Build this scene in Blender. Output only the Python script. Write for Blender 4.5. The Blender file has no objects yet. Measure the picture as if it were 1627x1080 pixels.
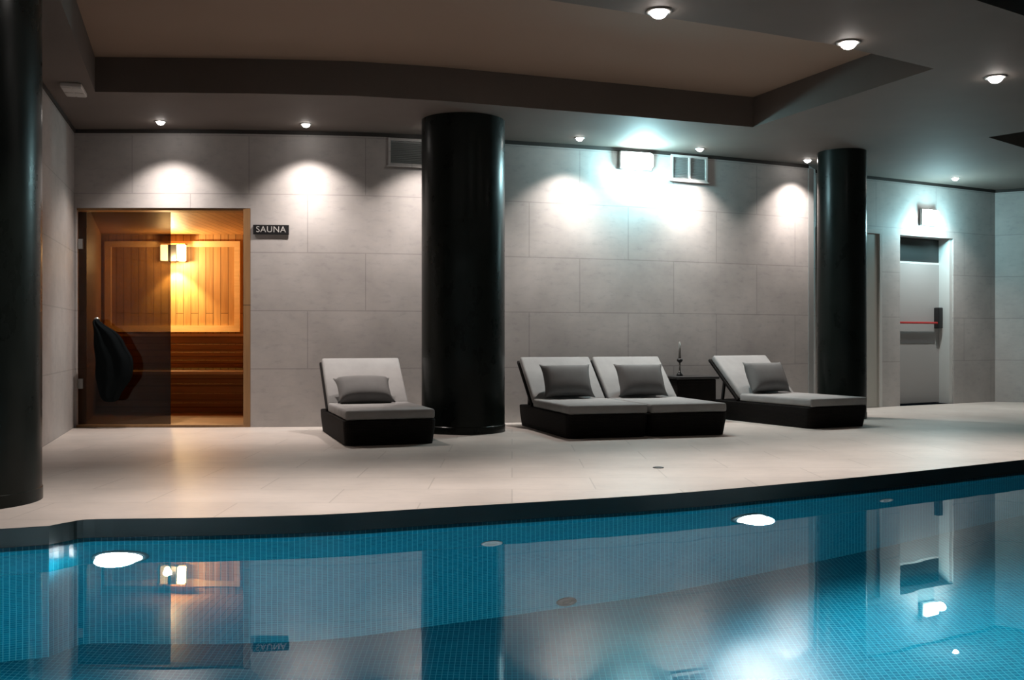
import bpy, bmesh, math, random
from mathutils import Vector, Matrix
from mathutils.geometry import tessellate_polygon

S = bpy.context.scene
COL = S.collection
PI = math.pi
random.seed(7)

# ------------------------------------------------------------------ camera, world, exposure
FPX, CX, HY, EYE, CEIL, WATER = 1600.0, 813.5, 537.0, 0.81, 2.70, -0.10
cd = bpy.data.cameras.new('camera'); cam = bpy.data.objects.new('camera', cd); COL.objects.link(cam)
cam.location = (0, 0, EYE); cam.rotation_euler = (PI/2, 0, 0)
cd.sensor_width = 36; cd.lens = FPX/1627*36; cd.shift_y = (HY-540)/1627; cd.clip_start = .05
S.camera = cam
S.view_settings.view_transform = 'Standard'; S.view_settings.look = 'None'
S.view_settings.gamma = 1; S.view_settings.use_curve_mapping = False
S.view_settings.exposure = 0.0
w = bpy.data.worlds.new('world'); S.world = w; w.use_nodes = True
w.node_tree.nodes['Background'].inputs[0].default_value = (.02, .03, .04, 1)
w.node_tree.nodes['Background'].inputs[1].default_value = .1
S.cycles.use_denoising = True
S.cycles.max_bounces = 10; S.cycles.diffuse_bounces = 6; S.cycles.glossy_bounces = 5
S.cycles.transmission_bounces = 6; S.cycles.transparent_max_bounces = 8
S.cycles.caustics_reflective = False; S.cycles.caustics_refractive = False
S.cycles.sample_clamp_indirect = 6

# strengths of the lamps in the place
SPOT_WALL, SPOT_EDGE, EMERGENCY, EMERGENCY_DOOR, SAUNA, POOL = 66, 290, 62, 40, 46, 190

POOL_ADDED = 190  # for the lamps added out of view in the near pool wall

# ------------------------------------------------------------------ measuring helpers (plan of the hall in metres)
def P(px, py, z):
    """plan point of a spot at height z measured in the survey photograph"""
    Y = FPX*(z-EYE)/(HY-py)
    return Vector(((px-CX)*Y/FPX, Y))
def at(px, Y): return (px-CX)*Y/FPX
def zz(py, Y): return EYE+(HY-py)*Y/FPX
def smooth(pts, n=6):
    p = [2*pts[0]-pts[1]]+list(pts)+[2*pts[-1]-pts[-2]]
    out = []
    for i in range(1, len(p)-2):
        for k in range(n):
            t = k/n; a, b, c, d = p[i-1], p[i], p[i+1], p[i+2]
            out.append(.5*((2*b)+(c-a)*t+(2*a-5*b+4*c-d)*t*t+(3*b-a-3*c+d)*t**3))
    out.append(p[-2]); return out
def hit(px, poly):
    """where the sight line through px crosses a wall: point, length along, unit tangent"""
    k = (px-CX)/FPX; u = 0
    for a, b in zip(poly, poly[1:]):
        fa, fb = a.x-k*a.y, b.x-k*b.y
        L = (b-a).length
        if fa*fb <= 0 and L > 0:
            t = fa/(fa-fb); return a.lerp(b, t), u+L*t, (b-a).normalized()
        u += L
    raise ValueError(px)
def cut(poly, u0, u1):
    out = []; u = 0
    for a, b in zip(poly, poly[1:]):
        L = (b-a).length
        if u <= u0 < u+L: out.append(a.lerp(b, (u0-u)/L))
        if u0 < u+L < u1-1e-6: out.append(b.copy())
        if u < u1 <= u+L+1e-6: out.append(a.lerp(b, min(1, (u1-u)/L))); break
        u += L
    return out
def plen(poly): return sum((b-a).length for a, b in zip(poly, poly[1:]))

# ------------------------------------------------------------------ materials
def mat(name, col=(.5, .5, .5), rough=.5, metal=0, emit=None, strength=0, spec=.5):
    m = bpy.data.materials.new(name); m.use_nodes = True
    b = m.node_tree.nodes['Principled BSDF']
    b.inputs['Base Color'].default_value = (*col, 1); b.inputs['Roughness'].default_value = rough
    b.inputs['Metallic'].default_value = metal; b.inputs['Specular IOR Level'].default_value = spec
    if emit: b.inputs['Emission Color'].default_value = (*emit, 1); b.inputs['Emission Strength'].default_value = strength
    return m
def nodes(m): return m.node_tree.nodes, m.node_tree.links, m.node_tree.nodes['Principled BSDF']
def noise(m, coord, scale, detail=4, rough=.55, stretch=None):
    N, L, b = nodes(m)
    t = N.new('ShaderNodeTexNoise'); t.inputs['Scale'].default_value = scale; t.inputs['Detail'].default_value = detail
    t.inputs['Roughness'].default_value = rough
    if stretch:
        mp = N.new('ShaderNodeMapping'); mp.inputs['Scale'].default_value = stretch
        L.new(coord, mp.inputs[0]); coord = mp.outputs[0]
    L.new(coord, t.inputs['Vector']); return t
def ramp(m, fac, stops):
    N, L, b = nodes(m); r = N.new('ShaderNodeValToRGB'); L.new(fac, r.inputs[0]); e = r.color_ramp.elements
    e[0].position, e[0].color = stops[0][0], (*stops[0][1], 1); e[1].position, e[1].color = stops[-1][0], (*stops[-1][1], 1)
    for p, c in stops[1:-1]: x = e.new(p); x.color = (*c, 1)
    return r
def mul(m, a, b_, f=1.0, mode='MULTIPLY'):
    N, L, b = nodes(m); x = N.new('ShaderNodeMix'); x.data_type = 'RGBA'; x.blend_type = mode; x.inputs[0].default_value = f
    L.new(a, x.inputs[6]); L.new(b_, x.inputs[7]); return x.outputs[2]
def coord(m, kind='UV'):
    return nodes(m)[0].new('ShaderNodeTexCoord').outputs[kind]
def bump(m, h, strength, dist=.01):
    N, L, b = nodes(m); bp = N.new('ShaderNodeBump'); bp.inputs['Strength'].default_value = strength; bp.inputs['Distance'].default_value = dist
    L.new(h, bp.inputs['Height']); L.new(bp.outputs[0], b.inputs['Normal']); return bp
def brick(m, c, w_, h_, mortar, c1, c2, cm, offset=.5, smooth_=.1):
    N, L, b = nodes(m); t = N.new('ShaderNodeTexBrick'); L.new(c, t.inputs['Vector'])
    t.inputs['Scale'].default_value = 1; t.inputs['Brick Width'].default_value = w_; t.inputs['Row Height'].default_value = h_
    t.inputs['Mortar Size'].default_value = mortar; t.inputs['Mortar Smooth'].default_value = smooth_; t.offset = offset
    t.inputs['Color1'].default_value = (*c1, 1); t.inputs['Color2'].default_value = (*c2, 1); t.inputs['Mortar'].default_value = (*cm, 1)
    return t
def tiled_stone(name, base, w_, h_, joint, rough, mottling=.18, off=.5, bumpk=.15):
    m = mat(name, base, rough); N, L, b = nodes(m); c = coord(m)
    dk = tuple(x*.95 for x in base)
    t = brick(m, c, w_, h_, joint, base, dk, tuple(x*.74 for x in base), off)
    n = noise(m, c, 1.7, 7, .6); n2 = noise(m, c, 9, 6, .65, (1, 2.2, 1))
    r = ramp(m, n.outputs[0], [(.3, (1-mottling*1.3,)*3), (.7, (1.05,)*3)])
    r2 = ramp(m, n2.outputs[0], [(.25, (1-mottling,)*3), (.45, (.98,)*3), (.75, (1.04, 1.03, 1.0))])
    o = mul(m, mul(m, t.outputs[0], r.outputs[0]), r2.outputs[0]); L.new(o, b.inputs['Base Color'])
    bump(m, t.outputs['Fac'], -bumpk, .004)
    return m

M = {}
M['wall'] = tiled_stone('grey_stone_wall_tiles', (.455, .437, .43), 1.05, .53, .005, .55)
M['deck'] = tiled_stone('pale_stone_deck_tiles', (.56, .515, .48), .9, .45, .004, .42, .12, .5, .08)
M['soffit'] = mat('taupe_painted_plaster', (.11, .09, .078), .75)
def _(m=M['soffit']):
    N, L, b = nodes(m); c = coord(m, 'Object'); n = noise(m, c, 1.3, 3)
    r = ramp(m, n.outputs[0], [(.3, (.10, .082, .070)), (.7, (.12, .098, .085))]); L.new(r.outputs[0], b.inputs['Base Color'])
_()
M['coffer'] = mat('light_brown_coffer_plaster', (.25, .175, .13), .8)
M['gap'] = mat('painted_gap_shadow', (.02, .016, .014), .7)  # shade of the gap under the soffit, put into the colour
M['column'] = mat('dark_green_polished_stucco', (.012, .02, .018), .3, spec=.18)
def _(m=M['column']):
    N, L, b = nodes(m); c = coord(m, 'Object'); n = noise(m, c, 5, 6, .6, (1, 1, .6))
    r = ramp(m, n.outputs[0], [(.3, (.006, .008, .007)), (.7, (.0085, .012, .0105))]); L.new(r.outputs[0], b.inputs['Base Color'])
    r2 = ramp(m, n.outputs[0], [(.3, (.24,)*3), (.7, (.36,)*3)]); L.new(r2.outputs[0], b.inputs['Roughness'])
_()
def mosaic(name, a, b2, g, rough=.25, cell=.025):
    m = mat(name, a, rough); N, L, b = nodes(m); c = coord(m)
    t = brick(m, c, cell, cell, cell*.07, a, b2, g, 0, .2); t.inputs['Bias'].default_value = 0
    n = noise(m, c, .8, 3); r = ramp(m, n.outputs[0], [(.3, (.9, .93, .95)), (.7, (1.05, 1.03, 1.0))])
    L.new(mul(m, t.outputs[0], r.outputs[0]), b.inputs['Base Color']); return m
M['pool'] = mosaic('blue_glass_mosaic', (.0, .17, .26), (.0, .13, .21), (.05, .33, .42))
M['lip'] = mat('black_overflow_edge', (.008, .014, .014), .45)
M['water'] = bpy.data.materials.new('clear_pool_water'); M['water'].use_nodes = True
def _(m=M['water']):
    N, L = m.node_tree.nodes, m.node_tree.links; N.remove(N['Principled BSDF'])
    g = N.new('ShaderNodeBsdfGlass'); g.inputs['IOR'].default_value = 1.333; g.inputs['Roughness'].default_value = 0.0
    g.inputs['Color'].default_value = (.97, .995, 1, 1)
    tc = N.new('ShaderNodeTexCoord'); n = N.new('ShaderNodeTexNoise'); n.inputs['Scale'].default_value = 1.6; n.inputs['Detail'].default_value = 2
    bp = N.new('ShaderNodeBump'); bp.inputs['Strength'].default_value = .05; bp.inputs['Distance'].default_value = .02
    L.new(tc.outputs['Object'], n.inputs['Vector']); L.new(n.outputs[0], bp.inputs['Height']); L.new(bp.outputs[0], g.inputs['Normal'])
    L.new(g.outputs[0], N['Material Output'].inputs[0])
_()
def wood(name, a, b2, plank=.09, vertical=True, rough=.5):
    m = mat(name, a, rough); N, L, b = nodes(m); c = coord(m)
    mp = N.new('ShaderNodeMapping'); L.new(c, mp.inputs[0])
    if vertical: mp.inputs['Rotation'].default_value = (0, 0, PI/2)
    t = brick(m, mp.outputs[0], 3.0, plank, .004, (1, 1, 1), (.82, .8, .76), (.3, .25, .2), .37)
    n = noise(m, mp.outputs[0], 2.2, 6, .6, (1, 14, 1)); r = ramp(m, n.outputs[0], [(.3, a), (.7, b2)])
    L.new(mul(m, r.outputs[0], t.outputs[0]), b.inputs['Base Color']); bump(m, t.outputs['Fac'], -.3, .004); return m
M['cedar'] = wood('reddish_sauna_boards', (.38, .20, .075), (.50, .29, .115))
M['bench'] = wood('brown_bench_slats', (.36, .19, .08), (.47, .27, .12), .075, False)
M['pine'] = wood('pale_pine_trim', (.72, .50, .26), (.85, .62, .36), 5, False)
M['jamb'] = wood('varnished_wood_jamb', (.26, .14, .06), (.34, .19, .08), 5, True)
M['smoked'] = bpy.data.materials.new('smoked_glass'); M['smoked'].use_nodes = True
def _(m=M['smoked'], tint=(.36, .33, .29)):
    N, L = m.node_tree.nodes, m.node_tree.links; N.remove(N['Principled BSDF'])
    t = N.new('ShaderNodeBsdfTransparent'); t.inputs[0].default_value = (*tint, 1)
    g = N.new('ShaderNodeBsdfGlossy'); g.inputs['Roughness'].default_value = .03
    f = N.new('ShaderNodeFresnel'); f.inputs[0].default_value = 1.45; x = N.new('ShaderNodeMixShader')
    L.new(f.outputs[0], x.inputs[0]); L.new(t.outputs[0], x.inputs[1]); L.new(g.outputs[0], x.inputs[2]); L.new(x.outputs[0], N['Material Output'].inputs[0])
_()
M['steel'] = mat('brushed_steel', (.45, .45, .44), .35, 1)
M['white'] = mat('white_enamel', (.5, .49, .48), .5)
M['grille'] = mat('pale_grey_grille', (.50, .50, .49), .5)
M['vent_dark'] = mat('vent_and_strip_grey', (.24, .25, .25), .6)  # even grey of the vent panels and the strip at the wall step
M['black'] = mat('black_plastic', (.012, .012, .013), .35)
M['red'] = mat('red_plastic', (.35, .03, .03), .4)
M['door'] = mat('grey_painted_door', (.30, .29, .285), .45)
M['door_dark'] = mat('dark_transom_panel', (.028, .03, .03), .45)
M['door_line'] = mat('dark_grey_strip', (.10, .10, .10), .5)
M['frame'] = mat('light_grey_metal_frame', (.52, .53, .52), .4)
M['grey_door'] = mat('warm_grey_panel', (.36, .36, .33), .5)
def cloth(name, a, rough=.9, weave=220, k=.25):
    m = mat(name, a, rough, spec=.2); N, L, b = nodes(m); c = coord(m, 'Object')
    n = noise(m, c, weave, 2); n2 = noise(m, c, 6, 4)
    r = ramp(m, n2.outputs[0], [(.3, tuple(x*.88 for x in a)), (.7, tuple(min(1, x*1.06) for x in a))])
    L.new(r.outputs[0], b.inputs['Base Color']); bump(m, n.outputs[0], k, .003); return m
M['fabric'] = cloth('grey_outdoor_fabric', (.30, .30, .30))
M['pillow'] = cloth('mid_grey_pillow_fabric', (.16, .16, .16))
M['towel'] = cloth('black_towelling', (.006, .008, .009), 1, 120, .6); M['towel'].node_tree.nodes['Principled BSDF'].inputs['Specular IOR Level'].default_value = 0.02
M['wicker'] = mat('dark_brown_wicker', (.022, .017, .015), .75, spec=.12)
def _(m=M['wicker']):
    N, L, b = nodes(m); c = coord(m)
    t = brick(m, c, .035, .012, .0016, (.011, .009, .008), (.007, .006, .006), (.002, .002, .002), .5, .3)
    L.new(t.outputs[0], b.inputs['Base Color']); bump(m, t.outputs['Fac'], -.6, .004)
_()
M['amber_glass'] = mat('dark_glass', (.02, .022, .02), .1)
M['pale_glass'] = mat('grey_glass', (.22, .22, .21), .15)
def lampmat(name, col, s): return mat(name, (.8, .8, .8), .4, 0, col, s)
M['lens'] = lampmat('lit_downlight_lens', (1, .92, .86), 45)
M['em_lens'] = lampmat('lit_emergency_diffuser', (.82, 1, 1), 14)
M['pool_lens'] = lampmat('lit_underwater_lens', (.88, .97, 1), 60)
M['sauna_lens'] = lampmat('lit_sauna_shade', (1, .78, .38), 9)

# ------------------------------------------------------------------ mesh helpers
def link(o, parent=None):
    COL.objects.link(o)
    if parent: o.parent = parent
    return o
def obj(name, bm, m, parent=None, smooth_=False, bevel=0, segs=2):
    bmesh.ops.recalc_face_normals(bm, faces=bm.faces[:])
    me = bpy.data.meshes.new(name); bm.to_mesh(me); bm.free()
    me.materials.append(m); o = bpy.data.objects.new(name, me)
    if smooth_:
        for p in me.polygons: p.use_smooth = True
    if bevel:
        md = o.modifiers.new('edge', 'BEVEL'); md.width = bevel; md.segments = segs; md.limit_method = 'ANGLE'
    return link(o, parent)
def thing(name, label, cat, loc=(0, 0, 0), rz=0, group=None):
    o = bpy.data.objects.new(name, None); link(o); o.location = loc; o.rotation_euler = (0, 0, rz); o.empty_display_size = .1
    o['label'] = label; o['category'] = cat
    if group: o['group'] = group
    return o
def tag(o, label=None, cat=None, group=None, kind=None):
    for k, v in (('label', label), ('category', cat), ('group', group), ('kind', kind)):
        if v: o[k] = v
    return o
def struct(name, bm, m, parent=None, label=None, **k):
    o = obj(name, bm, m, parent, **k)
    if parent is None: o['kind'] = 'structure'
    if label: o['label'] = label
    return o
def boxuv(bm):
    uv = bm.loops.layers.uv.verify(); bm.normal_update()
    for f in bm.faces:
        n = f.normal; a = max(range(3), key=lambda i: abs(n[i]))
        for l in f.loops:
            c = l.vert.co
            l[uv].uv = (c.y, c.z) if a == 0 else (c.x, c.z) if a == 1 else (c.x, c.y)
def box(bm, x0, x1, y0, y1, z0, z1):
    v = [bm.verts.new((x, y, z)) for z in (z0, z1) for x, y in ((x0, y0), (x1, y0), (x1, y1), (x0, y1))]
    for f in ((3, 2, 1, 0), (4, 5, 6, 7), (0, 1, 5, 4), (1, 2, 6, 5), (2, 3, 7, 6), (3, 0, 4, 7)): bm.faces.new([v[i] for i in f])
    return v
def boxes(*bs):
    bm = bmesh.new()
    for b in bs: box(bm, *b)
    boxuv(bm); return bm
def lathe(prof, n=40, bm=None, c=(0, 0), axis='z'):
    bm = bm or bmesh.new(); rings = []
    for r, z in prof:
        if r < 1e-6: rings.append([bm.verts.new((c[0], c[1], z))]*n)
        else: rings.append([bm.verts.new((c[0]+r*math.cos(2*PI*i/n), c[1]+r*math.sin(2*PI*i/n), z)) for i in range(n)])
    for a, b in zip(rings, rings[1:]):
        for i in range(n):
            j = (i+1) % n; vs = []
            for v in (a[i], a[j], b[j], b[i]):
                if v not in vs: vs.append(v)
            if len(vs) > 2: bm.faces.new(vs)
    return bm
def strip_solid(path, z0, z1, th, bm=None, u0=0):
    """upright strip along a plan path, th thick towards the left of the path, UV in metres"""
    bm = bm or bmesh.new(); uv = bm.loops.layers.uv.verify()
    n = len(path); nor = []
    for i in range(n):
        d = (path[min(i+1, n-1)]-path[max(i-1, 0)]).normalized(); nor.append(Vector((-d.y, d.x)))
    us = [u0]
    for a, b in zip(path, path[1:]): us.append(us[-1]+(b-a).length)
    V = []
    for i, p in enumerate(path):
        q = p+nor[i]*th
        V.append([bm.verts.new((p.x, p.y, z0)), bm.verts.new((p.x, p.y, z1)), bm.verts.new((q.x, q.y, z1)), bm.verts.new((q.x, q.y, z0))])
    def face(vs, uvs):
        f = bm.faces.new(vs)
        for l, t in zip(f.loops, uvs): l[uv].uv = t
    for i in range(n-1):
        a, b = V[i], V[i+1]; ua, ub = us[i], us[i+1]
        face((a[0], b[0], b[1], a[1]), ((ua, z0), (ub, z0), (ub, z1), (ua, z1)))
        face((a[3], a[2], b[2], b[3]), ((ua, z0), (ua, z1), (ub, z1), (ub, z0)))
        face((a[1], b[1], b[2], a[2]), ((ua, 0), (ub, 0), (ub, th), (ua, th)))
        face((a[0], a[3], b[3], b[0]), ((ua, 0), (ua, th), (ub, th), (ub, 0)))
    for k, (a, u) in enumerate(((V[0], us[0]), (V[-1], us[-1]))):
        face((a[0], a[1], a[2], a[3]), ((u, z0), (u, z1), (u+th, z1), (u+th, z0)))
    return bm
def flat(loops, z, bm=None, up=True):
    """horizontal face with holes: loops of plan points"""
    bm = bm or bmesh.new(); uv = bm.loops.layers.uv.verify()
    pts = [p for l in loops for p in l]
    tr = tessellate_polygon([[Vector((p.x, p.y, 0)) for p in l] for l in loops])
    vs = [bm.verts.new((p.x, p.y, z)) for p in pts]
    for t in tr:
        if abs((pts[t[1]]-pts[t[0]]).cross(pts[t[2]]-pts[t[0]])) < 1e-9: continue
        try: f = bm.faces.new([vs[i] for i in t])
        except ValueError: continue
        f.normal_update()
        if (f.normal.z > 0) != up: f.normal_flip()
        for l in f.loops: l[uv].uv = (l.vert.co.x, l.vert.co.y)
    return bm
def raw(name, bm, m, parent=None, label=None):
    """like struct, keeping the face directions"""
    me = bpy.data.meshes.new(name); bm.to_mesh(me); bm.free(); me.materials.append(m)
    o = link(bpy.data.objects.new(name, me), parent)
    if parent is None: o['kind'] = 'structure'
    if label: o['label'] = label
    return o

# ------------------------------------------------------------------ plan of the hall
W_BACK = smooth([P(118, 205.5, CEIL), P(340, 206, CEIL), P(560, 210, CEIL), P(670, 215, CEIL), P(805, 223, CEIL), P(1000, 236, CEIL), P(1140, 248, CEIL), P(1284, 262, CEIL)])
E = W_BACK[-1]
W_DOOR = smooth([P(1296, 270, CEIL), P(1385, 280, CEIL), P(1520, 295, CEIL), P(1581, 302, CEIL)])
CORNER_R = W_DOOR[-1]
W_RIGHT = [CORNER_R, P(1627, 299, CEIL), P(1627, 299, CEIL)+(P(1627, 299, CEIL)-CORNER_R)*9]
A = W_BACK[0]; B = P(65, 129, CEIL)
LDIR = (B-A).normalized()
W_LEFT = [A+LDIR*2.6, A]
FR = W_RIGHT[-1]
REAR = -3.0
ROOM = [Vector((-7, REAR)), Vector((FR.x, REAR)), FR, CORNER_R] + W_DOOR[-2::-1] + W_BACK[::-1] + [W_LEFT[0], Vector((-7, W_LEFT[0].y))]

# sauna opening and exit-door opening
sa, us0, _t = hit(121, W_BACK); sb, us1, _t = hit(398, W_BACK)
da, ud0, dt0 = hit(1430, W_DOOR); db, ud1, dt1 = hit(1515, W_DOOR)
ga, ug0, _t = hit(1372, W_DOOR); gb, ug1, _t = hit(1398, W_DOOR)
LBACK, LDOOR = plen(W_BACK), plen(W_DOOR)
SAUNA_TOP, EXIT_TOP = 1.99, 2.04
TH = .22
bm = bmesh.new()
strip_solid(cut(W_BACK, 0, us0), 0, CEIL, TH, bm)
strip_solid(cut(W_BACK, us0, us1), SAUNA_TOP, CEIL, TH, bm, us0)
strip_solid(cut(W_BACK, us1, LBACK), 0, CEIL, TH, bm, us1)
strip_solid(cut(W_DOOR, 0, ud0), 0, CEIL, TH, bm, 9)
strip_solid(cut(W_DOOR, ud0, ud1), EXIT_TOP, CEIL, TH, bm, 9+ud0)
strip_solid(cut(W_DOOR, ud1, LDOOR), 0, CEIL, TH, bm, 9+ud1)
strip_solid([E, W_DOOR[0]], 0, CEIL, .12, bm, 8.5)
raw('wall_back', bm, M['wall'])
struct('wall_left', strip_solid([Vector((-7, W_LEFT[0].y)), W_LEFT[0], A], 0, CEIL, TH), M['wall'])
struct('wall_right', strip_solid(W_RIGHT, 0, CEIL, TH), M['wall'])
struct('wall_side_left', strip_solid([Vector((-7, REAR)), Vector((-7, W_LEFT[0].y))], 0, CEIL, TH), M['wall'])
struct('wall_side_right', strip_solid([FR, Vector((FR.x, REAR))], 0, CEIL, TH), M['wall'])
struct('wall_front', strip_solid([Vector((FR.x, REAR)), Vector((-7, REAR))], 0, CEIL, TH), M['wall'])

# solid strip with the shadow of the wall and soffit gap in its colour
def inset(path, d):
    out = []
    for i, p in enumerate(path):
        t = (path[min(i+1, len(path)-1)]-path[max(i-1, 0)]).normalized(); out.append(p-Vector((-t.y, t.x))*d)
    return out
bm = bmesh.new()
for q in (W_BACK, W_DOOR, W_RIGHT[:1]+W_RIGHT[2:], W_LEFT): strip_solid(inset(q, .012), CEIL-.035, CEIL-.001, .010, bm)
struct('trim_1', bm, M['gap'])
# slim dark strip where the wall steps back behind the far column
bm = bmesh.new(); t = (W_BACK[-1]-W_BACK[-2]).normalized(); nn = Vector((-t.y, t.x))
strip_solid([E-nn*.01-t*.0, E-nn*.01+t*.07], 0, CEIL-.04, .05, bm); struct('trim_2', bm, M['vent_dark'])

# ------------------------------------------------------------------ ceiling with raised coffers
c1 = [P(151, 146, CEIL), P(400, 148.5, CEIL), P(560, 152, CEIL), P(700, 160, CEIL), P(836, 171, CEIL), P(1000, 184.5, CEIL), P(1197, 202, CEIL), P(1484, 109, CEIL),
      P(1330, 72, CEIL), P(1200, 50, CEIL), P(1070, 30, CEIL), P(870, 0, CEIL), Vector((-1.0, 5.36)), Vector((-2.42, 5.30))]
a2, b2_, c2_ = P(1570, 218, CEIL), P(1627, 235, CEIL), P(1627, 209, CEIL)
e2 = a2+(b2_-a2)*3.4; f2 = a2+(c2_-a2)*3.0
c2 = [a2, e2, e2+(c2_-a2)*2.2, f2]
a3, b3 = P(1550, 0, CEIL), P(1627, 25, CEIL); d3 = (b3-a3).normalized()
c3 = [a3-d3*1.0, a3+d3*5.0, a3+d3*5.0+Vector((1, -3.5)), a3-d3*1.0+Vector((1.0, -3.2))]
bm = bmesh.new()
flat([ROOM, c1, c2, c3], CEIL, bm, up=False)
uv = bm.loops.layers.uv.verify()
for hole, dz in ((c1, .27), (c2, .27), (c3, .27)):
    n = len(hole)
    for i in range(n):
        p, q = hole[i], hole[(i+1) % n]
        bm.faces.new([bm.verts.new((p.x, p.y, CEIL)), bm.verts.new((q.x, q.y, CEIL)), bm.verts.new((q.x, q.y, CEIL+dz)), bm.verts.new((p.x, p.y, CEIL+dz))])
flat([[Vector((-7.3, REAR-.3)), Vector((FR.x+.3, REAR-.3)), Vector((FR.x+.3, 14)), Vector((-7.3, 14))]], CEIL+.34, bm, up=True)
ceil_o = raw('ceiling', bm, M['soffit'])
for hole in (c1, c2, c3): raw('coffer_panel', flat([hole], CEIL+.269, up=False), M['coffer'] if hole is c1 else M['soffit'], ceil_o)

# ------------------------------------------------------------------ pool and deck
EDGE = [P(78, 835, 0), P(110, 829, 0), P(150, 824.5, 0), P(300, 822.5, 0), P(420, 820, 0), P(544, 815.6, 0), P(722, 804.7, 0), P(870, 796, 0), P(1067, 783.7, 0),
        P(1261, 767, 0), P(1417, 752.5, 0), P(1627, 730, 0)]
EDGE = [Vector((-5.2, 4.05)), P(-40, 842, 0), P(0, 840, 0)] + smooth(EDGE, 4)
last = (EDGE[-1]-EDGE[-5]).normalized()
EDGE += [EDGE[-1]+last*1.5, EDGE[-1]+last*3.4]
POOL_RING = [Vector((-5.2, .9))] + EDGE + [Vector((EDGE[-1].x, .9))]
deck = flat([ROOM, POOL_RING], 0)
raw('floor', deck, M['deck'])
ring = POOL_RING[::-1]+[POOL_RING[-1]]
DEPTH = -1.66
struct('trim_3', strip_solid(ring, -.082, -.0015, -.05), M['lip'], label='black overflow edge around the pool')
raw('wall_pool', strip_solid(ring, DEPTH-.05, -.083, -.12), M['pool'])
raw('floor_pool', flat([POOL_RING], DEPTH), M['pool'])
raw('water', flat([POOL_RING], WATER), M['water'], label='still clear water filling the blue tiled pool')

# ------------------------------------------------------------------ columns
def column(x, y, r, top, label):
    prof = [(0, 0.0), (r+.004, 0.0), (r+.004, .06), (r, .064), (r, top-.002), (0, top-.002)]
    o = obj('column', lathe(prof, 72), M['column'], None, True); o.location = (x, y, 0)
    md = o.modifiers.new('edge', 'EDGE_SPLIT'); md.split_angle = math.radians(40)
    tag(o, label, 'column', None, 'structure'); return o
column(-2.72, 4.98, .36, CEIL, 'dark green round column standing at the pool corner beside the sauna side')
column(-.425, 8.78, .362, CEIL, 'thick dark green round column between the loungers')
column(3.357, 10.25, .24, CEIL, 'slimmer dark green round column near the exit door')

# ------------------------------------------------------------------ sauna
SD = Vector((-.29, 1)).normalized()            # direction of the cabin's side walls
s0, s1 = sa+Vector((0, TH)), sb+Vector((0, TH))
BY = 12.15
SDL = (Vector((at(161, BY), BY))-s0).normalized()
lb = s0+SDL*((BY-s0.y)/SDL.y); rb = s1+SD*((BY-s1.y)/SD.y)
cabin = thing('sauna_cabin', 'wood lined sauna cabin glowing orange behind the glass door', 'sauna', (sa.x, sa.y, 0))
def loc2(v): return Vector((v.x-sa.x, v.y-sa.y))
obj('back_wall', strip_solid([loc2(lb), loc2(rb)], 0, 2.08, .05), M['cedar'], cabin)
obj('side_wall', strip_solid([loc2(s0), loc2(lb)], 0, 2.08, .05), M['cedar'], cabin)
obj('side_wall', strip_solid([loc2(rb), loc2(s1)], 0, 2.08, .05), M['cedar'], cabin)
obj('ceiling_panel', flat([[loc2(s0), loc2(s1), loc2(rb), loc2(lb)]], 2.06, up=False), M['cedar'], cabin)
obj('floor_panel', flat([[loc2(s0), loc2(s1), loc2(rb), loc2(lb)]], .012), M['bench'], cabin)
def tr(px0, px1, py0, py1, Y=BY-.03, d=.03):
    return boxes((at(px0, Y)-sa.x, at(px1, Y)-sa.x, Y-sa.y, Y+d-sa.y, zz(py1, Y), zz(py0, Y)))
obj('wall_trim', tr(166, 381, 383, 392), M['pine'], cabin)
obj('wall_trim', tr(166, 176, 392, 527), M['pine'], cabin)
obj('wall_trim', tr(372, 381, 392, 527), M['pine'], cabin)
obj('wall_trim', tr(176, 372, 517, 527), M['pine'], cabin)
# benches (stepped along the back wall)
def bench(name_label, Y0, Y1, ztop, zbot):
    x0 = lambda Y: s0.x+(Y-s0.y)*SDL.x/SDL.y+.01
    x1 = lambda Y: s1.x+(Y-s1.y)*SD.x/SD.y-.01
    t = thing('sauna_bench', name_label, 'bench', (x0(Y0), Y0, 0), 0, 'sauna benches')
    o = Vector((x0(Y0), Y0)); Q = lambda x, y: Vector((x, y))-o
    n = 5; w_ = (Y1-Y0)/n
    for i in range(n):
        ya, yb = Y0+i*w_, Y0+(i+1)*w_-.012
        bmx = bmesh.new(); a_, b_, c_, d_ = Q(x0(ya), ya), Q(x1(ya), ya), Q(x1(yb), yb), Q(x0(yb), yb)
        vs = [bmx.verts.new((p.x, p.y, z)) for z in (ztop-.03, ztop) for p in (a_, b_, c_, d_)]
        for f in ((3, 2, 1, 0), (4, 5, 6, 7), (0, 1, 5, 4), (1, 2, 6, 5), (2, 3, 7, 6), (3, 0, 4, 7)): bmx.faces.new([vs[k] for k in f])
        boxuv(bmx); obj('seat_slat', bmx, M['pine'] if i == 0 else M['bench'], t)
    h = (ztop-.03-zbot); k = max(3, int(h/.085)); hh = h/k
    for i in range(k):
        obj('front_slat', boxes((.0, x1(Y0)-x0(Y0)-.0, .02, .04, zbot+i*hh+.004, zbot+(i+1)*hh-.004)), M['bench'], t)
    return t
bench('upper wooden sauna bench against the back wall', 11.38, BY-.06, .86, .47)
bench('lower wooden sauna bench in front of the upper one', 10.72, 11.37, .455, .02)
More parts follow.
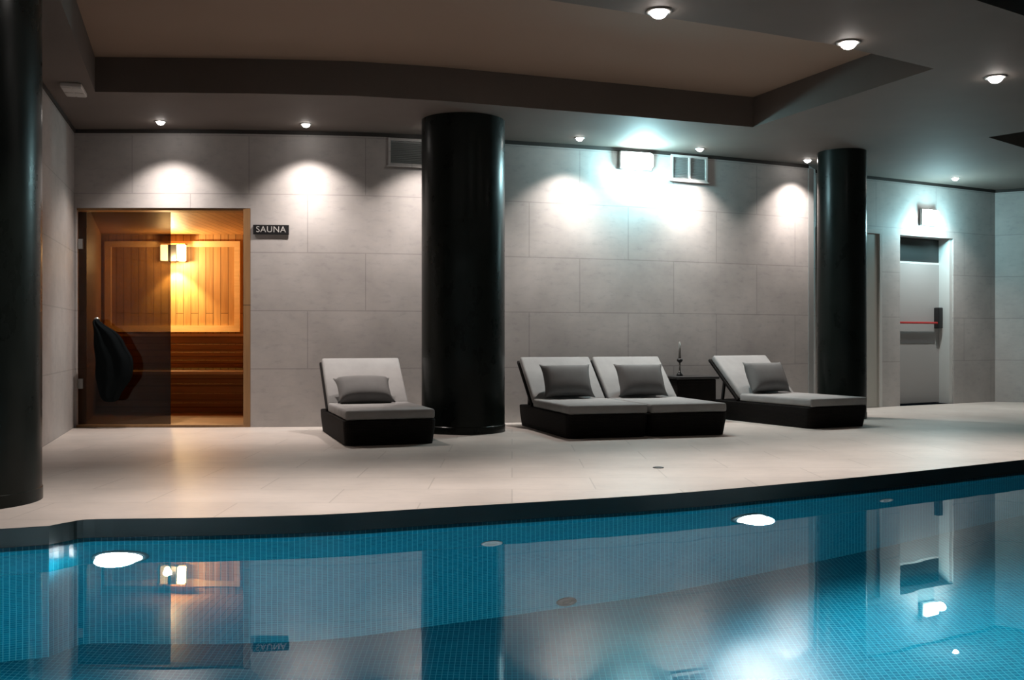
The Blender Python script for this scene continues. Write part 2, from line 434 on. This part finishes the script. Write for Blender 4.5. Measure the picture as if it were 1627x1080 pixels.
# wall lamp
LY = BY-.04; lx, lz = at(278, LY), zz(403, LY)
lamp = thing('sauna_lamp', 'glowing wooden shaded lamp on the sauna back wall', 'lamp', (lx, LY-.02, lz))
obj('back_plate', boxes((-.13, .13, 0, .02, -.1, .12)), M['cedar'], lamp)
obj('centre_post', boxes((-.05, .05, -.085, 0, -.1, .11)), M['black'], lamp, bevel=.004)
for s in (-1, 1):
    obj('lit_panel', boxes((min(s*.055, s*.145), max(s*.055, s*.145), -.075, -.005, -.09, .1)), M['sauna_lens'], lamp, bevel=.006)
obj('lamp_cap', boxes((-.155, .155, -.09, .0, .1, .115)), M['cedar'], lamp)
def light(kind, name, loc, energy, col, parent=None, rot=(0, 0, 0), **k):
    d = bpy.data.lights.new(name, kind); d.energy = energy; d.color = col
    for a_, b_ in k.items(): setattr(d, a_, b_)
    o = bpy.data.objects.new(name, d); o.location = loc; o.rotation_euler = rot
    return link(o, parent)
light('SPOT', 'lamp_light', (0, -.07, -.12), SAUNA*2.2, (1, .76, .30), lamp, (math.radians(4), 0, 0), spot_size=math.radians(100), spot_blend=.5, shadow_soft_size=.02)
light('POINT', 'lamp_light', (0, -.25, -.08), SAUNA, (1, .66, .30), lamp, shadow_soft_size=.05)

# front: wooden frame, smoked glass door, sill
fr = thing('sauna_door_frame', 'slim wooden frame around the sauna opening', 'door frame', (sa.x, sa.y, 0))
L_ = (sb-sa).length; fa = math.atan2(sb.y-sa.y, sb.x-sa.x); fr.rotation_euler = (0, 0, fa)
obj('jamb', boxes((L_-.065, L_-.002, .0, .16, 0.022, SAUNA_TOP-.002)), M['jamb'], fr)
obj('head', boxes((.002, L_-.065, .01, .16, SAUNA_TOP-.02, SAUNA_TOP-.002)), M['jamb'], fr)
obj('sill', boxes((.002, L_-.002, -.004, .2, .001, .022)), M['jamb'], fr)
gd = thing('glass_door', 'smoked frameless glass door covering the left half of the sauna front', 'door', (sa.x, sa.y, 0), fa)
GW = at(271, 9.17)-sa.x
obj('glass_pane', boxes((.006, GW, .03, .040, .026, SAUNA_TOP-.034)), M['smoked'], gd)
for z in (.35, 1.62): obj('hinge', boxes((.007, .05, .02, .05, z, z+.09)), M['steel'], gd, bevel=.003)
hb = bmesh.new(); lathe([(0, 0), (.012, 0), (.012, .035), (.02, .04), (.02, .055), (0, .06)], 20, hb)
bmesh.ops.rotate(hb, verts=hb.verts[:], matrix=Matrix.Rotation(PI/2, 3, 'X'))
bmesh.ops.translate(hb, verts=hb.verts[:], vec=(at(153, 9.1)-sa.x, .029, .98)); obj('door_knob', hb, M['steel'], gd, True)
# dark towel bundle hanging on the knob
prof = [(.985, 151, 156), (.96, 147, 160), (.92, 147, 170), (.87, 148, 184), (.80, 149, 194), (.72, 150, 203), (.64, 151, 210), (.56, 152, 214), (.50, 153, 214), (.44, 154, 208), (.38, 155, 200), (.31, 157, 194), (.26, 162, 188), (.235, 170, 182)]
bm = bmesh.new(); rings = []; TY = 9.04; tx = at(172, TY)
for k, (z, a_, b_) in enumerate(prof):
    x0, x1 = at(a_, TY), at(b_, TY); c = (x0+x1)/2; hw = (x1-x0)/2; dep = min(.055, .02+hw*.4)
    x0 += .008*math.sin(z*23); x1 += .014*math.sin(z*31+1); c = (x0+x1)/2; hw = (x1-x0)/2
    ring_ = []
    for i in range(28):
        an = 2*PI*i/28; fold = 1+.34*math.sin(an*7+z*4)+.14*math.sin(an*11-z*9)
        ring_.append(bm.verts.new((c-tx+hw*math.cos(an)*(1+.03*math.sin(an*5+z*8)), dep*math.sin(an)*fold, z)))
    rings.append(ring_)
for a_, b_ in zip(rings, rings[1:]):
    for i in range(28): bm.faces.new((a_[i], a_[(i+1) % 28], b_[(i+1) % 28], b_[i]))
bm.faces.new(rings[0]); bm.faces.new(rings[-1][::-1])
tw = obj('towel', bm, M['towel'], None, True); tw.location = (tx, TY, 0)
md = tw.modifiers.new('s', 'SUBSURF'); md.levels = md.render_levels = 1
tag(tw, 'dark towel bunched up and hanging low on the smoked glass door', 'towel')

# sign
p, u_, t_ = hit(431, W_BACK); ang = math.atan2(t_.y, t_.x)
sg = thing('sauna_sign', 'small dark sign reading SAUNA beside the sauna opening', 'sign', (p.x, p.y-.004, zz(365, p.y)), ang)
obj('plate', boxes((-.16, .16, -.012, 0, -.044, .044)), M['black'], sg, bevel=.003)
fc = bpy.data.curves.new('lettering', 'FONT'); fc.body = 'SAUNA'; fc.size = .078; fc.extrude = .001; fc.align_x = 'CENTER'; fc.align_y = 'CENTER'; fc.space_character = 1.08
fc.materials.append(mat('sign_white', (.42, .42, .41), .5))
fo = bpy.data.objects.new('lettering', fc); link(fo)
bpy.context.view_layer.update()
lm = bpy.data.meshes.new_from_object(fo.evaluated_get(bpy.context.evaluated_depsgraph_get())); bpy.data.objects.remove(fo)
fo = bpy.data.objects.new('lettering', lm); link(fo, sg); fo.rotation_euler = (PI/2, 0, 0); fo.location = (0, -.014, 0); fo['label'] = 'white lettering reading SAUNA'

# ------------------------------------------------------------------ ventilation grilles
def vent(px, zc, w_, h_, label, split=True):
    p, u_, t_ = hit(px, W_BACK)
    t = thing('ventilation_grille', label, 'vent', (p.x, p.y-.003, zc), math.atan2(t_.y, t_.x), 'wall ventilation grilles')
    f = .022
    obj('frame', boxes((-w_/2, w_/2, -.02, 0, -h_/2, -h_/2+f), (-w_/2, w_/2, -.02, 0, h_/2-f, h_/2), (-w_/2, -w_/2+f, -.02, 0, -h_/2+f, h_/2-f),
                       (w_/2-f, w_/2, -.02, 0, -h_/2+f, h_/2-f), *([(-.011, .011, -.02, 0, -h_/2+f, h_/2-f)] if split else []), (-w_/2-.02, w_/2+.02, -.024, 0, -h_/2-.012, -h_/2)), M['white'] if split else M['wall'], t)
    for s in (-1, 1):
        k_ = .011 if split else .0005; a_, b_ = (-w_/2+f, -k_) if s < 0 else (k_, w_/2-f)
        g = bmesh.new(); box(g, a_, b_, -.003, 0, -h_/2+f, h_/2-f)
        z = -h_/2+f+.008
        while z < h_/2-f-.01:
            v = [g.verts.new(c) for c in ((a_, -.016, z), (b_, -.016, z), (b_, -.004, z+.011), (a_, -.004, z+.011))]
            g.faces.new(v); z += .016
        obj('louvre_panel', g, M['vent_dark'], t)
    return t
p, _u, _t = hit(1094, W_BACK); vent(1094, zz(268, p.y), .44, .26, 'two-panel grey ventilation grille high on the wall beside the bright light')
p, _u, _t = hit(654, W_BACK); vent(654, zz(243, p.y), .44, .25, 'ventilation grille high on the wall half hidden by the thick column', False)

# ------------------------------------------------------------------ emergency luminaires
def emergency(p, t_, zc, w_, h_, d_, power, label):
    t = thing('emergency_light', label, 'emergency light', (p.x, p.y-.004, zc), math.atan2(t_.y, t_.x), 'bright wall mounted emergency lights')
    obj('housing', boxes((-w_/2, w_/2, -.04, 0, -h_/2, h_/2)), M['white'], t, bevel=.01)
    obj('diffuser', boxes((-w_/2+.012, w_/2-.012, -d_, -.041, -h_/2+.012, h_/2-.012)), M['em_lens'], t, bevel=.05, segs=6)
    light('POINT', 'emergency_glow', (0, -d_-.10, -.07), power, (.50, .93, 1.0), t, shadow_soft_size=.06)
    return t
p, u_, t_ = hit(1008, W_BACK); emergency(p, t_, 2.575, .36, .18, .11, EMERGENCY, 'dazzling white emergency light on the wall beside the two-panel vent')
p, u_, t_ = hit(1472, W_DOOR); emergency(p, t_, 2.27, .26, .2, .10, EMERGENCY_DOOR, 'bright emergency light mounted above the exit door')

# ------------------------------------------------------------------ exit door
th_d = math.atan2(db.y-da.y, db.x-da.x); DW = (db-da).length
ex = thing('door_1', 'grey exit door with a red push bar', 'door', (da.x, da.y, 0), th_d); ex['kind'] = 'structure'
Yd = .17
obj('door_leaf', boxes((.0, DW-.05, Yd, Yd+.045, .01, 1.72)), M['door'], ex, bevel=.003)
obj('transom_panel', boxes((.0, DW-.05, Yd+.005, Yd+.045, 1.75, 2.03)), M['door_dark'], ex)
obj('door_frame', boxes((DW-.05, DW-.001, .02, TH, 0.002, EXIT_TOP-.002), (0, DW-.05, Yd+.0, Yd+.05, 1.722, 1.748)), M['frame'], ex)
pb = obj('push_bar', boxes((.02, DW-.13, Yd-.06, Yd-.035, .985, 1.01)), M['red'], ex, bevel=.006); pb['label'] = 'red push bar'
obj('lock_box', boxes((DW-.15, DW-.07, Yd-.075, Yd, .93, 1.19)), M['black'], ex, bevel=.01)
obj('bar_bracket', boxes((.0, .04, Yd-.07, Yd, .96, 1.04)), M['black'], ex, bevel=.005)
obj('kick_strip', boxes((.02, DW-.13, Yd-.004, Yd, .745, .79)), M['door_line'], ex)
obj('door_back', boxes((0, DW, TH+.02, TH+.05, 0, EXIT_TOP)), M['door_dark'], ex)
# second, flush door half hidden behind the far column
gl = (gb-ga).length
g2 = thing('door_2', 'flush grey panel door partly hidden behind the slimmer column', 'door', (ga.x, ga.y, 0), math.atan2(gb.y-ga.y, gb.x-ga.x)); g2['kind'] = 'structure'
obj('door_leaf', boxes((-.55, gl-.04, -.02, -.002, .005, 2.03)), M['grey_door'], g2)
obj('door_frame', boxes((gl-.04, gl, -.035, -.002, .0, 2.075), (-.6, gl-.04, -.035, -.002, 2.032, 2.075), (-.6, -.55, -.035, -.002, 0, 2.032)), M['frame'], g2)

# ------------------------------------------------------------------ recessed downlights
def downlight_proto():
    t = thing('downlight', 'x', 'ceiling light')
    obj('trim_ring', lathe([(.034, -.004), (.048, -.006), (.05, 0), (.034, 0), (.034, -.004)], 28), M['white'], t, True)
    obj('lens', lathe([(.033, -.003), (.031, -.014), (.022, -.024), (.010, -.029), (0, -.030)], 24), M['lens'], t, True)
    return t
proto = downlight_proto()
wall_lights = [
    ((255, 193), 'small recessed downlight above the left half of the sauna'),
    ((486, 197), 'small recessed downlight above the wall between sauna sign and lounger'),
    (None, 'small recessed downlight hidden behind the thick column'),
    ((921, 219), 'small recessed downlight to the left of the dazzling emergency light'),
    ((1112, 236), 'small recessed downlight right above the two-panel vent'),
    ((1283, 254), 'small recessed downlight just beside the slimmer column'),
    ((1518, 283), 'small recessed downlight above the exit door corner')]
edge_lights = [((1047, 15), 'large bright downlight at the top, leftmost of the three over the pool edge'),
               ((1348, 65), 'large bright downlight in the middle of the three over the pool edge'),
               ((1582, 120), 'large bright downlight rightmost of the three over the pool edge'),
               ('a', None), ('b', None), ('c', None)]
first = True
def place_light(pos, label, scale, power, size, blend, group, col=(1, .88, .81), core=0):
    global first
    if first: r = proto; first = False
    else:
        r = proto.copy(); COL.objects.link(r)
        for ch in [c for c in proto.children if c.type == 'MESH']:
            c = ch.copy(); COL.objects.link(c); c.parent = r
    r.location = (pos.x, pos.y, CEIL); r.scale = (scale,)*3; r['label'] = label; r['group'] = group
    light('SPOT', 'downlight_beam', (pos.x, pos.y, CEIL-.045), power, col, None, spot_size=math.radians(size), spot_blend=blend, shadow_soft_size=.03)
    if core: light('SPOT', 'downlight_core', (pos.x, pos.y, CEIL-.046), core, col, None, spot_size=math.radians(80), spot_blend=1, shadow_soft_size=.03)
for q, label in wall_lights:
    pos = P(q[0], q[1], CEIL) if q else Vector((-.72, 9.03))
    place_light(pos, label, 1.0, SPOT_WALL, 112, .6, 'small downlights washing the stone wall', core=112)
for q, label in edge_lights[:3]:
    place_light(P(q[0], q[1]+2, CEIL), label, 1.5, SPOT_EDGE, 74, .9, 'large downlights over the pool edge')
for pos in (Vector((-.45, 5.1)), Vector((-1.75, 4.85))):
    place_light(pos, 'large downlight over the pool edge above the view', 1.5, SPOT_EDGE, 74, .9, 'large downlights over the pool edge')

# white square ceiling speaker near the left wall
q = P(113, 139, CEIL)
sp = thing('ceiling_speaker', 'small white square speaker panel on the soffit near the left wall', 'speaker', (q.x+.02, q.y, CEIL), math.radians(16))
obj('speaker_frame', boxes((-.075, .075, -.16, .16, -.035, -.001)), M['white'], sp, bevel=.008)
obj('speaker_mesh', boxes(*[(x, x+.06, y, y+.13, -.039, -.0352) for x in (-.066, .006) for y in (-.145, .015)]), M['grille'], sp)

# ------------------------------------------------------------------ underwater lamps and inlets
def pool_hit(px, dz):
    """point of the pool's far wall at a bearing, dz below the deck"""
    p, u_, t_ = hit(px, EDGE); return p, t_
def pool_lamp(px, z, label):
    p, t_ = pool_hit(px, z); nn = Vector((t_.y, -t_.x))
    t = thing('underwater_light', label, 'pool light', (p.x+nn.x*.002, p.y+nn.y*.002, z), math.atan2(t_.y, t_.x), 'underwater pool lights')
    for nm, pr, m in (('rim', [(.10, 0), (.125, 0), (.12, .025), (.105, .03), (.10, 0)], M['steel']), ('lens', [(0, .001), (.10, .001), (.085, .035), (0, .055)], M['pool_lens'])):
        b = lathe(pr, 36); bmesh.ops.rotate(b, verts=b.verts[:], matrix=Matrix.Rotation(PI/2, 3, 'X')); obj(nm, b, m, t, True)
    light('SPOT', 'underwater_beam', (0, -.07, 0), POOL*2, (.80, .95, 1), t, (PI/2, 0, PI), spot_size=math.radians(165), spot_blend=.7, shadow_soft_size=.09)
    return t
pool_lamp(192, -.42, 'glaring underwater light below the deck in front of the sauna')
pool_lamp(1189, -.46, 'glaring underwater light below the deck in front of the double lounger')
def inlet(px, z, label, r=.04, m='white'):
    p, t_ = pool_hit(px, z); nn = Vector((t_.y, -t_.x))
    t = thing('pool_inlet', label, 'pool fitting', (p.x+nn.x*.002, p.y+nn.y*.002, z), math.atan2(t_.y, t_.x), 'round fittings in the pool wall')
    b = lathe([(r*.45, 0), (r, 0), (r*.95, .012), (r*.5, .016), (r*.45, 0)], 28); bmesh.ops.rotate(b, verts=b.verts[:], matrix=Matrix.Rotation(PI/2, 3, 'X')); obj('cover_ring', b, M[m], t, True)
    b = lathe([(0, .001), (r*.44, .001), (r*.44, .004), (0, .006)], 20); bmesh.ops.rotate(b, verts=b.verts[:], matrix=Matrix.Rotation(PI/2, 3, 'X')); obj('nozzle', b, M['frame' if m == 'white' else 'black'], t, True)
def added_near_lamp(x):  # unseen lamps added to brighten the far pool wall and floor
    t = thing('underwater_light', 'added unseen light in the near wall of the pool, brightening the far pool wall', 'pool light', (x, .902, -.55), PI, 'added unseen pool lights in the near wall')
    for nm, pr, m in (('rim', [(.10, 0), (.125, 0), (.12, .025), (.105, .03), (.10, 0)], M['steel']), ('lens', [(0, .001), (.10, .001), (.085, .035), (0, .055)], M['pool_lens'])):
        b = lathe(pr, 36); bmesh.ops.rotate(b, verts=b.verts[:], matrix=Matrix.Rotation(PI/2, 3, 'X')); obj(nm, b, m, t, True)
    light('SPOT', 'underwater_beam', (0, -.07, 0), POOL_ADDED, (.80, .95, 1), t, (PI/2, 0, PI), spot_size=math.radians(165), spot_blend=.7, shadow_soft_size=.09)
for x in (-3.2, .2, 3.6): added_near_lamp(x)
inlet(781, -.50, 'pale round inlet in the pool wall in line with the thick column', .055)
inlet(1407, -.42, 'pale round inlet in the pool wall below the deck near the slimmer column', .055)
inlet(900, -1.575, 'dark round outlet low in the pool wall', .055, 'black')

# floor drain
q = P(1046, 743, 0)
dr = thing('floor_drain', 'small round dark drain in the pale deck', 'drain', (q.x, q.y, 0))
obj('drain_rim', lathe([(.02, .0005), (.034, .0005), (.034, .004), (.02, .006), (.02, .0005)], 24), M['black'], dr, True)
obj('drain_grate', lathe([(0, .0006), (.02, .0006), (.02, .004), (0, .004)], 20), M['black'], dr)

# ------------------------------------------------------------------ loungers
LW = .71
def rbox(x0, x1, y0, y1, z0, z1, r=.02, segs=3, cuts=0):
    b = boxes((x0, x1, y0, y1, z0, z1))
    bmesh.ops.bevel(b, geom=b.edges[:]+b.verts[:], offset=r, segments=segs, profile=.6, affect='EDGES'); return b
def tilt(b, y, z, ang):
    bmesh.ops.rotate(b, verts=b.verts[:], cent=(0, 0, 0), matrix=Matrix.Rotation(ang, 3, 'X')); bmesh.ops.translate(b, verts=b.verts[:], vec=(0, y, z)); return b
BA = math.radians(41)
def make_lounger():
    t = thing('sun_lounger', 'x', 'sun lounger')
    h = LW/2
    # boat shaped wicker base: corners rounded, drawn in at the floor
    b = bmesh.new(); uv = b.loops.layers.uv.verify(); R = []
    out = []
    for cx_, cy_, a0 in ((h-.07, .07, -PI/2), (h-.05, 1.36, 0), (-h+.05, 1.36, PI/2), (-h+.07, .07, PI)):
        rr = .07 if cy_ < 1 else .05
        for i in range(7): a = a0+i*PI/12; out.append((cx_+rr*math.cos(a), cy_+rr*math.sin(a)))
    for z, k in ((0.0, .955), (.03, .965), (.13, .995), (.185, 1.0), (.192, .99)):
        R.append([b.verts.new((x*k, .74+(y-.74)*(1-(1-k)*.9), z)) for x, y in out])
    for a_, c_ in zip(R, R[1:]):
        for i in range(len(out)): b.faces.new((a_[i], a_[(i+1) % len(out)], c_[(i+1) % len(out)], c_[i]))
    b.faces.new(R[0][::-1]); b.faces.new(R[-1]); boxuv(b)
    obj('base', b, M['wicker'], t)
    obj('seat_cushion', rbox(-h+.012, h-.012, .012, .99, .194, .268, .022), M['fabric'], t, True)
    obj('backrest_panel', tilt(rbox(-h+.0, h-.0, 0, .59, -.03, -.002, .01, 2), 1.0, .215, BA), M['wicker'], t)
    obj('backrest_cushion', tilt(rbox(-h+.014, h-.014, .0, .575, 0, .062, .02), 1.0, .215, BA), M['fabric'], t, True)
    for s in (-1, 1): obj('support_strut', tilt(boxes((s*(h-.08)-.012, s*(h-.08)+.012, -.012, .012, 0, .26)), 1.33, .19, math.radians(10)), M['black'], t)
    return t
def copy_tree(o, parent=None):
    c = o.copy(); COL.objects.link(c); c.parent = parent
    for ch in o.children: copy_tree(ch, c)
    return c
LP_ = make_lounger()
def make_pillow():
    b = bmesh.new(); n = 14; W2, H2, T = .24, .165, .085; top, bot = {}, {}
    uvv = b.loops.layers.uv.verify()
    for i in range(n+1):
        for j in range(n+1):
            u, v = -1+2*i/n, -1+2*j/n
            pinch = 1-.15*(1-abs(u)**3)*abs(v)**4; pinch2 = 1-.10*(1-abs(v)**3)*abs(u)**4
            x, y = u*W2*pinch2, v*H2*pinch
            z = T*((1-abs(u)**2.6)*(1-abs(v)**2.6))**.42
            top[i, j] = b.verts.new((x, y, z+.004)); bot[i, j] = b.verts.new((x, y, -z-.004))
    for i in range(n):
        for j in range(n):
            b.faces.new((top[i, j], top[i+1, j], top[i+1, j+1], top[i, j+1])); b.faces.new((bot[i, j], bot[i, j+1], bot[i+1, j+1], bot[i+1, j]))
    for i in range(n):
        b.faces.new((top[i, 0], bot[i, 0], bot[i+1, 0], top[i+1, 0])); b.faces.new((top[i+1, n], bot[i+1, n], bot[i, n], top[i, n]))
        b.faces.new((top[0, i+1], bot[0, i+1], bot[0, i], top[0, i])); b.faces.new((top[n, i], bot[n, i], bot[n, i+1], top[n, i+1]))
    return obj('pillow', b, M['pillow'], None, True)
PP = make_pillow()
def foot(a, b): 
    p, q = P(*a, 0), P(*b, 0); return (p+q)/2
spots = [
    (foot((545, 709), (697, 706)), 18, 'grey sun lounger on a dark wicker base, standing alone beside the thick column', 'grey pillow on the lounger standing alone near the sauna', 1),
    (None, 16, 'sun lounger nearest the thick column, first of the pushed-together pair', 'grey pillow on the lounger beside the thick column, first of the pair', 1),
    (None, 16, 'sun lounger of the pushed-together pair, the one beside the small black table', 'grey pillow on the paired lounger beside the small black table', 1),
    (foot((1297, 682), (1374, 677)), 27, 'sun lounger turned towards the slimmer column, right of the small black table', 'grey pillow on the lounger in front of the slimmer column', 1)]
pl, pr = P(902, 698, 0), P(1159, 691, 0); d = (pr-pl)/2
spots[1] = (pl+d*.5,)+spots[1][1:]; spots[2] = (pl+d*1.5,)+spots[2][1:]
for i, (p, a, lab, plab, _k) in enumerate(spots):
    o = LP_ if i == 0 else copy_tree(LP_)
    o.location = (p.x, p.y, 0); o.rotation_euler = (0, 0, math.radians(a)); o['label'] = lab; o['group'] = 'grey sun loungers along the stone wall'
    q = PP if i == 0 else PP.copy()
    if i: COL.objects.link(q)
    R_ = Matrix.Rotation(math.radians(a), 4, 'Z')
    ang = BA+math.radians(22 if i else -6)
    off = R_ @ Vector((-.03, .955, .425) if i else (-.05, .915, .372))
    q.matrix_world = Matrix.Translation((p.x+off.x, p.y+off.y, off.z)) @ R_ @ Matrix.Rotation(ang, 4, 'X')
    q['label'] = plab; q['category'] = 'pillow'; q['group'] = 'grey pillows on the loungers'

# ------------------------------------------------------------------ side table and what stands on it
TYc = 9.88
tb = thing('side_table', 'low black wicker side table between the paired loungers and the angled one', 'table', (at(1094, TYc), TYc, 0), math.radians(14))
obj('table_body', boxes((-.20, .20, -.2, .2, .0, .415)), M['wicker'], tb, bevel=.01)
obj('table_top', boxes((-.225, .225, -.225, .225, .416, .44)), M['black'], tb, bevel=.006)
cs = thing('candle_holder', 'slender dark candle holder with a tall thin grey stem on the black side table', 'candle holder', (at(1080, TYc), TYc, .44))
obj('holder_base', lathe([(0, 0), (.03, 0), (.034, .006), (.026, .02), (.012, .035), (.011, .05), (0, .05)], 24), M['black'], cs, True)
obj('stem', lathe([(0, .05), (.009, .05), (.009, .13), (0, .13)], 16), M['pale_glass'], cs, True)
obj('holder_cup', lathe([(0, .13), (.012, .13), (.028, .145), (.03, .16), (.02, .17), (0, .17)], 24), M['black'], cs, True)
obj('taper', lathe([(0, .17), (.013, .17), (.010, .33), (0, .335)], 16), M['pale_glass'], cs, True)
